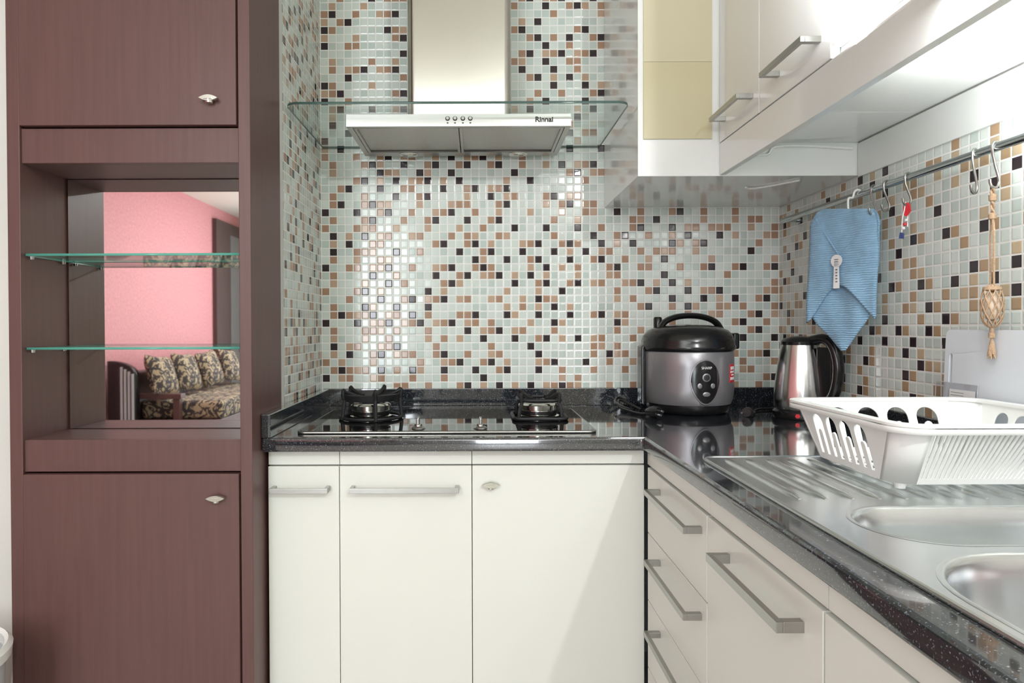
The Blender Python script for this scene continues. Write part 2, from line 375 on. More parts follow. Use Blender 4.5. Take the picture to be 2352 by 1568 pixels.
# ------------------------------------------------------------------ HOB
hb=thing('gas_hob',(-.07,1.66,ZC),'black glass two-burner gas hob set into the worktop','gas hob')
obj('rim',plate(rrect(-.407,.270,1.461,1.862,.02),[rrect(-.403,.266,1.465,1.858,.018)],.0055,Matrix.Translation((0,0,.8632))),'steelh',hb)
obj('glass_top',plate(rrect(-.4025,.2655,1.4655,1.8575,.018),[],.006,Matrix.Translation((0,0,.8635))),'glassb',hb)
for k,(cx,cy,R,wok) in enumerate(((-.272,1.675,.069,True),(.158,1.675,.062,False))):
    bn=obj('burner',lathe(B(),[(0,.867),(.052,.867),(.053,.874),(.045,.877),(.044,.888),(.050,.890),(.051,.901),(.046,.905),(.030,.906),(.029,.895),(0,.895)],(cx,cy,0)),'steelc',hb,smooth=True)
    obj('burner_cap',lathe(B(),[(0,.896),(.022,.896),(.023,.908),(.018,.911),(0,.911)],(cx,cy,0)),'blkm',bn,smooth=True)
    obj('flame_ring',lathe(B(),[(.0445,.878),(.0475,.878),(.0475,.887),(.0445,.887)],(cx,cy,0)),'blk',bn)
    g=B(); n=5 if wok else 4
    if wok:
        lathe(g,[(R-.004,.916),(R+.004,.914),(R+.008,.930),(R+.002,.932),(R-.004,.916)],(cx,cy,0),48)
    else:
        sq=[(cx+x,cy+y,.8715) for x,y in rrect(-R-.004,R+.004,-R-.004,R+.004,.02)]; tube(g,sq,.0045,8,True)
        sq=[(cx+x,cy+y,.915) for x,y in rrect(-R+.008,R-.008,-R+.008,R-.008,.03)]; tube(g,sq,.004,8,True)
    for i in range(n):
        a=2*PI*i/n+(PI/4 if not wok else -PI/2+.3); ca,sa=math.cos(a),math.sin(a)
        def q(r,z): return (cx+r*ca,cy+r*sa,z)
        if wok:
            tube(g,[q(R+.010,.868),q(R+.008,.89),q(R+.004,.918)],.0048,8)
            tube(g,smooth_path([q(R+.006,.920),q(R+.008,.942),q(R-.002,.936),q(.042,.926),q(.028,.922)],4),.0046,8)
        else:
            tube(g,[q(R+.014,.868),q(R+.012,.89),q(R+.002,.912)],.0048,8)
            tube(g,smooth_path([q(R+.004,.910),q(R+.006,.930),q(R-.006,.928),q(.040,.920),q(.026,.918)],4),.0046,8)
    if wok:
        tube(g,[(cx+(R+.008)*math.cos(t),cy+(R+.008)*math.sin(t),.8715) for t in [2*PI*i/40 for i in range(40)]],.0045,8,True)
    obj('pan_support',g,'blkm',hb,smooth=True,label='tall black wok ring' if wok else 'low black pan support')
for cx in (-.135,.008):
    kn=obj('knob',lathe(B(),[(0,.867),(.016,.867),(.015,.869),(.009,.872),(.008,.877),(0,.877)],(cx,1.500,0),32),'steelh',hb,smooth=True)
    g=B(); box(g,cx-.003,cx+.003,1.486,1.512,.876,.892); obj('grip',g,'steelh',kn,bevel=.002)

# ------------------------------------------------------------------ HOOD
hd=thing('range_hood',(-.045,1.8,1.61),'stainless chimney range hood with wide clear glass canopy','range hood')
gz=1.647
def hoodglass():
    x0,x1,y0,y1,r=-.468,.377,1.60,1.996,.03
    o=[(x1-.001,y1-.001),(x0+.001,y1-.001)]
    for cx,cy,a in ((x0+r,y0+r,180),(x1-r,y0+r,270)):
        for i in range(9):
            t=math.radians(a+90*i/8); o.append((cx+r*math.cos(t),cy+r*math.sin(t)))
    return o
obj('glass_canopy',glass_plate(hoodglass(),gz,.006,),'glassh',hd,mats=['gedged'],label='clear glass canopy')
b=B(); box(b,-.332,.243,1.675,1.965,1.632,1.6435); box(b,-.332,.243,1.675,1.688,1.6125,1.632); box(b,-.332,-.318,1.688,1.965,1.6125,1.632); box(b,.229,.243,1.688,1.965,1.6125,1.632); box(b,-.318,.229,1.93,1.965,1.6125,1.632)
bd=obj('body',b,'steel',hd)
for (x0,x1) in ((-.316,-.046),(-.043,.227)):
    fl=obj('grease_filter',box(B(),x0,x1,1.690,1.928,1.617,1.623),'dsteel',hd)
    obj('filter_frame',plate([(x0,1.690),(x1,1.690),(x1,1.928),(x0,1.928)],[[(x0+.007,1.697),(x1-.007,1.697),(x1-.007,1.921),(x0+.007,1.921)]],.005,Matrix.Translation((0,0,1.6145))),'dsteel',fl)
for x in (-.20,.125):
    obj('lamp',lathe(B(),[(0,0),(.024,0),(.028,.003),(.028,.004),(0,.004)],(x,1.948,1.6085),32),'steelc',hd,smooth=True)
ch=plate(rrect(-.181,.094,1.715,1.985,.022),[],.72,Matrix.Translation((0,0,2.012))); obj('chimney',ch,'steelc',hd,smooth=True,label='tall polished steel chimney')
ly=1.675
for px in (1030,1047,1065,1082):
    x=(px-1095)*ly/1500; bt=obj('button',lathe(B(),[(0,0),(.0048,0),(.0048,.003),(.0038,.0045),(0,.0045)],(x,ly,1.632),20,Matrix.Rotation(PI/2,4,'X')),'steelh',hd,smooth=True)
    obj('button_ring',lathe(B(),[(.0048,0),(.0060,0),(.0060,.0006),(.0048,.0006)],(x,ly,1.632),20,Matrix.Rotation(PI/2,4,'X')),'dk',bt)
    obj('button_mark',box(B(),x-.0022,x+.0022,ly-.0012,ly,1.6195,1.622),'dk',bt)
tb=text_bm('Rinnai',.0180,Matrix(),depth=.0009,bold=.0004)
xs=[v.co.x for v in tb.verts]; sx=.045/(max(xs)-min(xs)); tb.transform(frame(((1251-1095)*ly/1500,ly-.0010,1.6285),(1,0,0),(0,0,1))@Matrix.Diagonal((sx,1,1,1)))
obj('brand_lettering',tb,'dk',hd,label='dark lettering')

# ------------------------------------------------------------------ UPPER CABINETS
uc=thing('wall_cabinet',(.66,1.79,1.46),'white corner wall cabinet with cream glass door panel beside the hood','wall cabinet')
obj('body',box(B(),.391,.925,1.583,1.998,1.462,2.45),'whiteg',uc,bevel=.001)
dd=obj('door_panel',box(B(),.404,.569,1.579,1.5825,1.551,1.7355),'cream2',uc,label='glossy cream glass lower panel')
obj('door_panel',box(B(),.404,.569,1.579,1.5825,1.7362,2.44),'cream1',uc,label='paler cream glass upper panel')
def upper(y0,y1,zb,label,h):
    t=thing('wall_cabinet',(.75,(y0+y1)/2,zb),label,'wall cabinet')
    obj('body',box(B(),.604,.919,y0,y1,zb,2.45),'whiteg',t)
    dd=obj('door',box(B(),.586,.602,y0+.0008,y1-.0008,zb,2.44),'whiteg',t,bevel=.001)
    if h: obj('handle',bar_y(h[0],h[1],.586,1.586,h=.010,pr=.036),'steelh',dd,bevel=.0006)
upper(1.357,1.5775,1.541,'white wall cabinet with bar handle next to the cream glass door',(1.385,1.548))
upper(1.083,1.355,1.541,'white wall cabinet whose bar handle hangs nearest the camera',(1.112,1.275))
upper(.50,1.081,1.558,'plain white wall cabinet nearest the camera, its door slightly raised',None)
tag(obj('light_pelmet',box(B(),.588,.603,.50,1.580,1.464,1.5395),'whiteg',bevel=.001),'long white pelmet board hanging below the right wall cabinets','pelmet')
ft=thing('tube_light',(.72,.62,1.53),'slim glowing white tube light under the right wall cabinets','light')
obj('housing',box(B(),.74,.78,.52,1.06,1.549,1.558),'plas',ft); obj('tube',tube(B(),[(.76,.53,1.541),(.76,.83,1.541)],.008,12),'em',ft)
cb=B(); tube(cb,smooth_path([(.64,1.578,1.515),(.70,1.578,1.512),(.72,1.576,1.530),(.80,1.577,1.532),(.905,1.576,1.525)],5),.0028,6)
tag(obj('cable',cb,'plas',smooth=True),'thin white cable clipped on cabinet face under the right cabinets','cable')
cb=B(); tube(cb,smooth_path([(.70,1.70,1.4590),(.72,1.71,1.458),(.76,1.68,1.4595),(.80,1.62,1.4595)],5),.0026,6)
tag(obj('cable',cb,'plas',smooth=True),'short white cable stub on the underside of corner cabinet','cable')

# ------------------------------------------------------------------ RAIL + HOOKS
RX,RZ=.888,1.403
rl=thing('utensil_rail',(RX,1.2,RZ),'long chrome hanging rail fixed along the right tiled wall','rail')
obj('tube',tube(B(),[(RX,.30,RZ),(RX,1.90,RZ)],.0078,16),'chrome',rl,smooth=True)
for y in (1.88,1.0,.35):
    g=B(); tube(g,[(RX,y,RZ),(XR-.002,y,RZ)],.006,10); lathe(g,[(0,0),(.014,0),(.014,.004),(0,.004)],(XR-.0005,y,RZ),20,Matrix.Rotation(-PI/2,4,'Y')); obj('bracket',g,'chrome',rl,smooth=True)
def shook_pts(y,yaw=0,s=1.0):
    P=[]
    for i in range(9):
        a=math.radians(-20+200*i/8); P.append((.0096*math.cos(a),.0096*math.sin(a)))
    P+=[(-.0085,-.012),(-.002,-.028*s),(.004,-.040*s)]
    for i in range(9):
        a=math.radians(10-200*i/8); P.append((-.004+.011*math.cos(a),-.050*s+.012*math.sin(a)))
    return [(RX+x*math.cos(yaw),y+x*math.sin(yaw),RZ+z) for x,z in P]
hooks=[(1.462,'small chrome S-hook just right of the blue towel',.9,.4),(1.415,'second small chrome S-hook right of the blue towel',.9,.3),(1.345,'chrome S-hook holding the red trinket',.9,.3),(1.165,'larger chrome S-hook left of the twine hanging',1.15,.5),(1.118,'large chrome S-hook holding the twine hanging',1.15,.3)]
for y,l,s,yw in hooks:
    g=B(); tube(g,shook_pts(y,yw,s),.0022,8); tag(obj('s_hook',g,'steelh',smooth=True),l,'hook','S-hooks on the rail')

# ------------------------------------------------------------------ TOWEL
TL=Vector((.829,1.612)); TR=Vector((.897,1.452))
def tw(px,py,off=0):
    k=(px-1867)/(2022-1867)
    P=TL+(TR-TL)*k; n=Vector((-(TR-TL).y,(TR-TL).x)).normalized(); 
    if n.x>0: n=-n
    P=P+n*off
    return Vector((P.x,P.y,1.1-(py-750)*P.y/1500))
def interp(tb,y):
    for (a,b),(c,d_) in zip(tb,tb[1:]):
        if a<=y<=c: return b+(d_-b)*(y-a)/(c-a)
    return tb[-1][1] if y>tb[-1][0] else tb[0][1]
def sheet(Lt,Rt,off,rows=44,cols=22,amp=.003,ph=0,low=None):
    y0=Lt[0][0]; y1=Lt[-1][0]; bm=B(); G=[]
    for i in range(rows+1):
        y=y0+(y1-y0)*i/rows; l=interp(Lt,y); r=interp(Rt,y); row=[]
        for j in range(cols+1):
            u=j/cols; px=l+(r-l)*u; yy=y
            if low: yy=y0+(low(u)-y0)*i/rows; px=interp(Lt,yy)+(interp(Rt,yy)-interp(Lt,yy))*u
            w=off+amp*math.sin(px*.06+yy*.012+ph)*min(1,i/8)+amp*.5*math.sin(px*.11-yy*.02)+.004*math.sin(PI*u)
            row.append(bm.verts.new(tw(px,yy,w)))
        G.append(row)
    for i in range(rows):
        for j in range(cols): 
            try: bm.faces.new((G[i][j],G[i][j+1],G[i+1][j+1],G[i+1][j]))
            except ValueError: pass
    return bm
def addsolid(o,t):
    m=o.modifiers.new('solid','SOLIDIFY'); m.thickness=t; m.offset=0
to=thing('hand_towel',(.862,1.54,1.06),'light blue terry hand towel hanging folded on a hook','towel')
Lt=[(483,1900),(492,1885),(520,1870),(600,1868),(720,1863),(748,1880),(808,1940)]
Rt=[(483,2008),(492,2016),(510,2021),(600,2021),(700,2012),(748,1990),(808,1948)]
o=obj('back_layer',sheet(Lt,Rt,0),'terry',to,smooth=True); addsolid(o,.004)
Lt2=[(483,1900),(492,1885),(520,1870),(600,1867),(700,1862),(760,1862)]; Rt2=[(483,2008),(492,2016),(510,2021),(600,2023),(700,2018),(760,2016)]
o=obj('front_fold',sheet(Lt2,Rt2,.010,low=lambda u:745-82*math.sin(PI*u)**1.3-(10*u),ph=1,rows=40),'terry',to,smooth=True); addsolid(o,.005)
g=B(); tube(g,[tw(1885+57*k/10,505+85*k/10,.0155) for k in range(11)],.0018,6); tube(g,[tw(2012-70*k/10,505+85*k/10,.0155) for k in range(11)],.0018,6); obj('fold_ridge',g,'terry',to,smooth=True)
c0=tw(1942,602,.024); U=(TR-TL).normalized()
M_=frame(c0,(U.x,U.y,0),(0,0,1))
g=plate([(.0145*math.cos(2*PI*i/28),.0145*math.sin(2*PI*i/28)) for i in range(28)],[],.0012,M_); join(g,plate([(-.008,-.064),(.008,-.064),(.006,-.005),(-.006,-.005)],[],.0012,M_)); tg=obj('tag',g,'wht',to,label='white round tag with strip')
g=B(); 
for zz in (.002,-.003): box(g,-.005,.005,zz,zz+.002,.0006,.0012)
for k in range(5): box(g,-.002,.003,-.022-.007*k,-.019-.007*k,.0006,.0012)
g.transform(M_); obj('tag_print',g,'cook',tg)
hk=tw(1955,490,.004)
g=B(); tube(g,smooth_path([hk,hk+Vector((0,0,.03)),(RX-.014,hk.y-.0,RZ-.006),(RX-.009,hk.y,RZ+.008),(RX,hk.y,RZ+.0112),(RX+.010,hk.y,RZ+.004)],5),.0024,8)
tube(g,[tw(1900,487,.004),hk,tw(2010,492,.004)],.0024,8)
obj('hanger',g,'plas',to,smooth=True)
# ------------------------------------------------------------------ TRINKET
ty=1.345
tk=thing('trinket',(RX-.01,ty,1.27),'small red and white trinket on strings with dark beads','trinket')
bx=RX-.006; tz=RZ-.0535
g=B(); tube(g,smooth_path([(bx,ty,tz+.004),(bx-.002,ty,tz-.012),(bx-.004,ty+.003,tz-.03),(bx-.005,ty+.004,tz-.058)],4),.0011,6); tube(g,smooth_path([(bx,ty,tz+.004),(bx+.003,ty-.002,tz-.02),(bx+.002,ty-.004,tz-.048)],4),.0011,6); obj('string',g,'wht',tk,smooth=True)
g=plate([(-.007,-.014),(.0,-.019),(.008,-.008),(.006,.006),(.0,.011),(-.007,.003)],[],.003,frame((bx+.002,ty-.002,tz-.008),(.55,-.83,0),(0,0,1))); obj('red_charm',g,'red',tk,bevel=.0008)
for i in range(3): obj('bead',lathe(B(),[(0,-.004),(.0035,-.002),(.0035,.002),(0,.004)],(bx+.001-.002*i,ty-.002+.002*i,tz-.034-.008*i),12),'wht' if i!=1 else 'red',tk,smooth=True)
g=plate([(-.005,-.006),(.004,-.008),(.005,.004),(-.003,.006)],[],.003,frame((bx-.005,ty+.004,tz-.064),(.55,-.83,0),(0,0,1))); obj('navy_charm',g,'blue',tk,bevel=.0008)
# ------------------------------------------------------------------ TWINE HANGING
wy=1.118; wx=RX-.006
tn=thing('twine_hanging',(wx,wy,1.04),'knotted jute twine hanging with netted pouch and tassel','twine hanging')
g=B(); zt=RZ-.066
for ph in (0,PI):
    tube(g,[(wx+.0022*math.cos(ph+k*.9),wy+.0022*math.sin(ph+k*.9),zt-.05*k/14) for k in range(15)],.0019,6)
    tube(g,smooth_path([(wx,wy,zt-.05),(wx+.004*math.cos(ph),wy+.009*math.cos(ph),zt-.085),(wx+.002*math.cos(ph),wy+.006*math.cos(ph),zt-.140),(wx,wy+.004*math.cos(ph),zt-.168)],5),.0019,6)
lathe(g,[(0,.008),(.006,.005),(.0055,-.005),(0,-.008)],(wx,wy,zt-.02),10); lathe(g,[(0,.008),(.006,.004),(.006,-.004),(0,-.008)],(wx,wy,zt-.052),10)
obj('cord',g,'twine',tn,smooth=True)
g=B(); zc=zt-.205; a_=.0165; h_=.036
for s in (1,-1):
    for k in range(10):
        tube(g,[(wx+a_*math.sin(PI*q/20)**.7*math.cos(2*PI*k/10+s*q*.13),wy+a_*math.sin(PI*q/20)**.7*math.sin(2*PI*k/10+s*q*.13),zc+h_*math.cos(PI*q/20)) for q in range(21)],.0011,6)
lathe(g,[(0,.006),(.013,.003),(.014,-.002),(0,-.006)],(wx,wy,zc+h_-.006),16)
obj('net_pouch',g,'twine',tn,smooth=True)
obj('pouch_filling',lathe(B(),[(0,.026),(.008,.022),(.0135,.008),(.0135,-.008),(.008,-.022),(0,-.026)],(wx,wy,zc),20),'shell',tn,smooth=True,label='pale filling inside the net')
g=B(); zk=zc-h_; tube(g,[(wx,wy,zk),(wx,wy,zk-.012)],.003,8); lathe(g,[(0,.006),(.005,.004),(.005,-.004),(0,-.006)],(wx,wy,zk-.014),10)
for k in range(18):
    a=2*PI*k/18; tube(g,[(wx,wy,zk-.016),(wx+.003*math.cos(a),wy+.003*math.sin(a),zk-.03),(wx+.005*math.cos(a),wy+.006*math.sin(a),zk-.046-.004*(k%3))],.0012,5)
obj('tassel',g,'twine',tn,smooth=True)

# ------------------------------------------------------------------ RICE COOKER
CX,CY=.594,1.842
rc=thing('rice_cooker',(CX,CY,ZC),'grey metallic rice cooker with domed black lid and handle','rice cooker')
obj('base',lathe(B(),[(0,.8605),(.100,.8605),(.108,.864),(.114,.876),(.116,.887),(0,.887)],(CX,CY,0),64),'blk',rc,smooth=True)
obj('body',lathe(B(),[(0,.887),(.115,.887),(.121,.900),(.1235,.93),(.124,.99),(.1235,1.026),(.121,1.031),(0,1.031)],(CX,CY,0),64),'cook',rc,smooth=True)
ld=obj('lid',lathe(B(),[(0,1.031),(.124,1.031),(.1285,1.036),(.129,1.044),(.126,1.050),(.1265,1.056),(.122,1.072),(.108,1.088),(.085,1.098),(.05,1.103),(0,1.104)],(CX,CY,0),64),'blk',rc,smooth=True)
g=B(); tube(g,smooth_path([(CX-.082,CY-.01,1.090),(CX-.066,CY-.01,1.112),(CX-.035,CY-.01,1.125),(CX+.005,CY-.01,1.129),(CX+.045,CY-.01,1.124),(CX+.076,CY-.01,1.110),(CX+.092,CY-.01,1.086)],6),.0085,12,flat=2.0); obj('handle',g,'blk',ld,smooth=True)
obj('steam_knob',lathe(B(),[(0,1.095),(.012,1.095),(.012,1.122),(.009,1.126),(0,1.126)],(CX-.075,CY+.03,0),20),'blk',ld,smooth=True)
g=B(); box(g,CX+.118,CX+.137,CY-.03,CY+.03,1.035,1.080); obj('latch',g,'blk',rc,bevel=.006)
g=B(); box(g,CX-.134,CX-.122,CY-.02,CY+.03,.88,1.045); obj('side_lug',g,'blk',rc,bevel=.004)
def cylpad(outline,R,ang,zc,raise_=.004,rings=6):
    bm=B(); prev=None; n=len(outline)
    def P(u,v,h):
        a=ang+u/R; return (CX+(R+h)*math.cos(a),CY+(R+h)*math.sin(a),zc+v)
    for k in range(rings+1):
        s=1-k/rings
        if k==0:
            base=[bm.verts.new(P(u,v,-.001)) for u,v in outline]; prev=base
            cur=[bm.verts.new(P(u*.985,v*.985,raise_*.6)) for u,v in outline]
        elif k==rings:
            c=bm.verts.new(P(0,0,raise_))
            for i in range(n): bm.faces.new((prev[i],prev[(i+1)%n],c))
            break
        else: cur=[bm.verts.new(P(u*s,v*s,raise_*(1-.4*s**4))) for u,v in outline]
        for i in range(n): bm.faces.new((prev[i],prev[(i+1)%n],cur[(i+1)%n],cur[i]))
        prev=cur
    return bm
def ell(a,b,n=28): return [(a*math.cos(2*PI*i/n),b*math.sin(2*PI*i/n)) for i in range(n)]
A0=math.radians(-86)
shield=[]
for i in range(40):
    t=2*PI*i/40; u=math.cos(t); v=math.sin(t)
    shield.append(((.039*u)*(1-.22*max(0,-v)**1.2),.060*v*(1 if v<0 else .92)))
cp=obj('control_panel',cylpad(shield,.124,A0,.954,.005),'blk',rc,smooth=True,label='glossy black shield-shaped control panel')
obj('panel_trim',cylpad([(u*1.06,v*1.05) for u,v in shield],.1238,A0,.954,.0025),'cook',rc,smooth=True)
obj('lettering',text_bm('SHARP',.0095,Matrix.Translation((CX+.1302*math.cos(A0),CY+.1302*math.sin(A0),.989))@Matrix.Rotation(A0+PI/2,4,'Z')@Matrix.Rotation(PI/2,4,'X')),'wht',cp)
def dish(u,v,a,b,mat,name):
    ang=A0+u/.124; g=cylpad(ell(a,b),.1285,ang,.954+v,.0025,4); return obj(name,g,mat,cp,smooth=True)
dish(0,.010,.011,.011,'cook','dial_ring'); g=cylpad(ell(.008,.008),.1308,A0,.964,.0015,4); obj('dial',g,'dk',cp,smooth=True); dish(-.017,-.012,.006,.007,'cook','indicator'); dish(.017,-.012,.006,.007,'cook','indicator'); dish(0,-.034,.010,.006,'cook','switch')
sk=obj('sticker',cylpad([(-.016,-.025),(0,-.025),(.016,-.025),(.016,0),(.016,.025),(0,.025),(-.016,.025),(-.016,0)],.1240,math.radians(-40),.972,.0012,3),'red',rc,label='red and white sticker')
for k,(w,v,hh) in enumerate(((.012,.014,.0045),(.013,.004,.003),(.009,-.004,.002),(.013,-.014,.004))):
    obj('sticker_print',cylpad([(-w,-hh),(w,-hh),(w,hh),(-w,hh)],.1252,math.radians(-40),.972+v,.0006,2),'wht',sk)
cdn=thing('power_cord',(.42,1.80,ZC),'black power cord and plug lying left of the rice cooker','power cord')
g=B(); tube(g,smooth_path([(CX-.138,CY-.03,.868),(.435,1.85,.878),(.412,1.88,.888),(.402,1.84,.872),(.425,1.77,.866),(.442,1.735,.866),(.450,1.722,.870)],6),.0042,8); tube(g,smooth_path([(.450,1.86,.866),(.425,1.80,.868),(.398,1.87,.880),(.415,1.92,.890),(.448,1.93,.872)],6),.0042,8); obj('cable',g,'blk',cdn,smooth=True)
pg=B(); tube(pg,[(.450,1.72,.874),(.461,1.70,.877),(.470,1.682,.877)],[.010,.016,.014],14); p=obj('plug',pg,'blk',cdn,smooth=True)
g=B(); tube(g,[(.468,1.686,.882),(.474,1.662,.882)],.0028,8); tube(g,[(.462,1.683,.873),(.468,1.660,.873)],.0028,8); obj('pin',g,'chrome',p,smooth=True)
cdn=thing('power_cord',(.72,1.74,ZC),'dark plug and short cord between rice cooker and kettle','power cord')
g=B(); tube(g,smooth_path([(.728,1.735,.866),(.75,1.76,.865),(.765,1.80,.865),(.80,1.84,.865),(.85,1.85,.865)],6),.0033,8); obj('cable',g,'blk',cdn,smooth=True)
g=B(); tube(g,[(.728,1.735,.870),(.715,1.72,.873),(.706,1.71,.873)],[.008,.013,.012],14); p=obj('plug',g,'dk',cdn,smooth=True)
g=B(); tube(g,[(.703,1.712,.873),(.690,1.700,.873)],.0024,8); obj('pin',g,'chrome',p,smooth=True)

# ------------------------------------------------------------------ KETTLE
KX,KY=.842,1.70
kt=thing('electric_kettle',(KX,KY,ZC),'stainless electric kettle with black handle behind the dish rack','kettle')
obj('base',lathe(B(),[(0,.8605),(.064,.8605),(.067,.866),(.066,.878),(.060,.884),(0,.884)],(KX,KY,0),48),'blk',kt,smooth=True)
obj('power_light',lathe(B(),[(0,0),(.006,0),(.005,.002),(0,.002)],(KX-.034,KY-.0565,.871),16,Matrix.Rotation(math.radians(-31),4,'Z')@Matrix.Rotation(PI/2,4,'X')),'red',kt)
obj('body',lathe(B(),[(0,.885),(.060,.885),(.0635,.893),(.0635,.92),(.061,.95),(.056,.99),(.050,1.025),(.0445,1.050),(0,1.050)],(KX,KY,0),64),'kett',kt,smooth=True)
obj('lid',lathe(B(),[(0,1.050),(.045,1.050),(.046,1.058),(.040,1.066),(.02,1.072),(0,1.073)],(KX,KY,0),48),'blk',kt,smooth=True)
hx,hy=.47,-.88
g=B(); tube(g,smooth_path([(KX+hx*r,KY+hy*r,z) for r,z in ((.035,1.062),(.066,1.066),(.090,1.050),(.103,1.01),(.102,.96),(.088,.920),(.064,.902))],5),.0125,12,flat=1.3); obj('handle',g,'blk',kt,smooth=True)
g=B(); box(g,.050,.092,-.009,.009,.905,1.045); g.transform(Matrix.Translation((KX,KY,0))@Matrix.Rotation(math.atan2(hy,hx),4,'Z')); obj('handle_web',g,'blk',kt,bevel=.004)
g=B(); lathe(g,[(.012,1.03),(.018,1.052),(0,1.052)],(KX-hx*.038,KY-hy*.038,0),16); obj('spout',g,'kett',kt,smooth=True)

# ------------------------------------------------------------------ SINK
sk=thing('kitchen_sink',(.65,.68,.86),'stainless steel double bowl sink with ridged drainboard','sink')
bowls=[('small',(.453,.840,.698,.848),.074,.10),('large',(.420,.852,.300,.672),.12,.16)]
sheetb=plate(rrect(SX0,SX1,SY0,SY1,.025),[rrect(*bb,r) for _,bb,r,_ in bowls],.003,Matrix.Translation((0,0,.8625)))
obj('top_sheet',sheetb,'sink',sk,bevel=.0008)
tube_r=B(); tube(tube_r,[(x,y,.8625) for x,y in rrect(SX0+.001,SX1-.001,SY0+.001,SY1-.001,.025)],.003,8,True); obj('edge_bead',tube_r,'sink',sk,smooth=True)
def bowl(x0,x1,y0,y1,r,dep):
    bm=B(); prof=[(-.004,.8642),(.0,.8650),(.003,.8635),(.006,.858),(.010,.84),(.014,.864-dep*.6),(.02,.864-dep*.85),(.035,.864-dep*.97),(.06,.864-dep)]
    rings=[]
    for ins,z in prof:
        rr=max(r-ins,.01)
        rings.append([bm.verts.new((x,y,z)) for x,y in rrect(x0+ins,x1-ins,y0+ins,y1-ins,rr,10)])
    for a,b_ in zip(rings,rings[1:]):
        for i in range(len(a)): bm.faces.new((a[i],a[(i+1)%len(a)],b_[(i+1)%len(a)],b_[i]))
    bm.faces.new(rings[-1]); return bm
for nm_,bb,r,dep in bowls:
    o=obj('bowl',bowl(*bb,r,dep),'sink',sk,smooth=True,label=nm_+' rounded bowl',fix=True)
    cx,cy=(bb[0]+bb[1])/2,(bb[2]+bb[3])/2
    obj('drain',lathe(B(),[(0,0),(.02,0),(.024,.002),(.030,.002),(.032,0)],(cx,cy,.8645-dep),32),'chrome',o,smooth=True)
g=B()
for k in range(12):
    x=.438+.0365*k
    n=12; pts=[(x,.885+(1.150-.885)*i/n,.8632) for i in range(n+1)]
    tube(g,pts,[.002]+[.0056]*(n-1)+[.002],10,flat=1.35)
obj('drainboard_ridges',g,'sink',sk,smooth=True)

# ------------------------------------------------------------------ DISH RACK
dr=thing('dish_rack',(.70,.99,.866),'white plastic dish rack with arched slots on the drainboard','dish rack')
RB=(.550,.862,.835,1.146,.035); BB=(.574,.838,.897,1.112,.030); zr,zb=.970,.882
def ring_pts(R,n=8): return rrect(*R,n)
rim_o=rrect(RB[0]-.012,RB[1]+.010,RB[2]-.010,RB[3]+.010,.042); rim_i=rrect(RB[0]+.004,RB[1]-.004,RB[2]+.004,RB[3]-.004,.031)
g=plate(rim_o,[rim_i],.006,Matrix.Translation((0,0,zr))); o=obj('rim',g,'plas',dr,bevel=.0015)
g=plate(rim_o,[rrect(RB[0]-.0095,RB[1]+.0075,RB[2]-.0075,RB[3]+.0075,.0395)],.009,Matrix.Translation((0,0,zr-.0055))); obj('rim_lip',g,'plas',o)
pr=ring_pts(RB); pb=ring_pts(BB); n9=9
for c in range(4):
    g=B()
    vt=[g.verts.new((x,y,zr-.002)) for x,y in pr[c*n9:(c+1)*n9]]; vb=[g.verts.new((x,y,zb)) for x,y in pb[c*n9:(c+1)*n9]]
    for i in range(n9-1): g.faces.new((vb[i],vb[i+1],vt[i+1],vt[i]))
    o=obj('corner_post',g,'plas',dr,smooth=True); addsolid(o,.003)
def panel(c0,kind,name,label=None):
    c1=(c0+1)%4
    b0=Vector(pb[c0*n9+n9-1]+(zb,)); b1=Vector(pb[c1*n9]+(zb,)); t0=Vector(pr[c0*n9+n9-1]+(zr-.002,)); t1=Vector(pr[c1*n9]+(zr-.002,))
    M_=frame(b0,b1-b0,t0-b0); I=M_.inverted()
    q=[I@v for v in (b0,b1,t1,t0)]; outer=[(v.x,v.y) for v in q]
    Lb=q[1].x; Ht=q[2].y; holes=[]
    if kind=='slats':
        nn=34; lo=.010; hi=Ht-.012
        for k in range(nn):
            s0=(k+.30)/nn; s1=(k+.75)/nn
            def X(s,v): 
                a=q[0].x+(q[3].x-q[0].x)*v/Ht; b_=q[1].x+(q[2].x-q[1].x)*v/Ht; return a+(b_-a)*(.01+.98*s)
            holes.append([(X(s0,lo),lo),(X(s1,lo),lo),(X(s1,hi),hi),(X(s0,hi),hi)])
    else:
        nn=kind; step=Lb/nn
        for k in range(nn):
            cx=step*(k+.5); w=step*.36; tw_=step*.13; lo=.010; hi=Ht-.012; th=lo+(hi-lo)*.55
            h=[(cx-w,lo),(cx-tw_,lo)]
            h+=[(cx-tw_*math.cos(PI*i/8),th+tw_*math.sin(PI*i/8)) for i in range(9)]
            h+=[(cx+tw_,lo),(cx+w,lo)]
            h+=[(cx+w*math.cos(PI*i/12),hi-w+w*math.sin(PI*i/12)) for i in range(13)]
            holes.append(h)
    return obj(name,plate(outer,holes,.003,M_),'plas',dr,label=label)
panel(0,4,'back_panel'); panel(1,4,'side_panel','side wall with tall arched slots'); panel(2,'slats','front_panel','front wall with thin vertical slots'); panel(3,4,'side_panel')
hb_=[]
for i in range(8):
    for j in range(5):
        x0=BB[0]+.022+i*.0275; y0=BB[2]+.018+j*.037; hb_.append([(x0,y0),(x0+.019,y0),(x0+.019,y0+.027),(x0,y0+.027)])
obj('bottom_grid',plate(rrect(*BB),hb_,.003,Matrix.Translation((0,0,zb))),'plas',dr)
for x,y in ((.60,.925),(.815,.925),(.60,1.085),(.815,1.085)):
    obj('foot',lathe(B(),[(0,.8695),(.007,.8695),(.009,zb-.0015),(0,zb-.0015)],(x,y,0),16),'plas',dr)
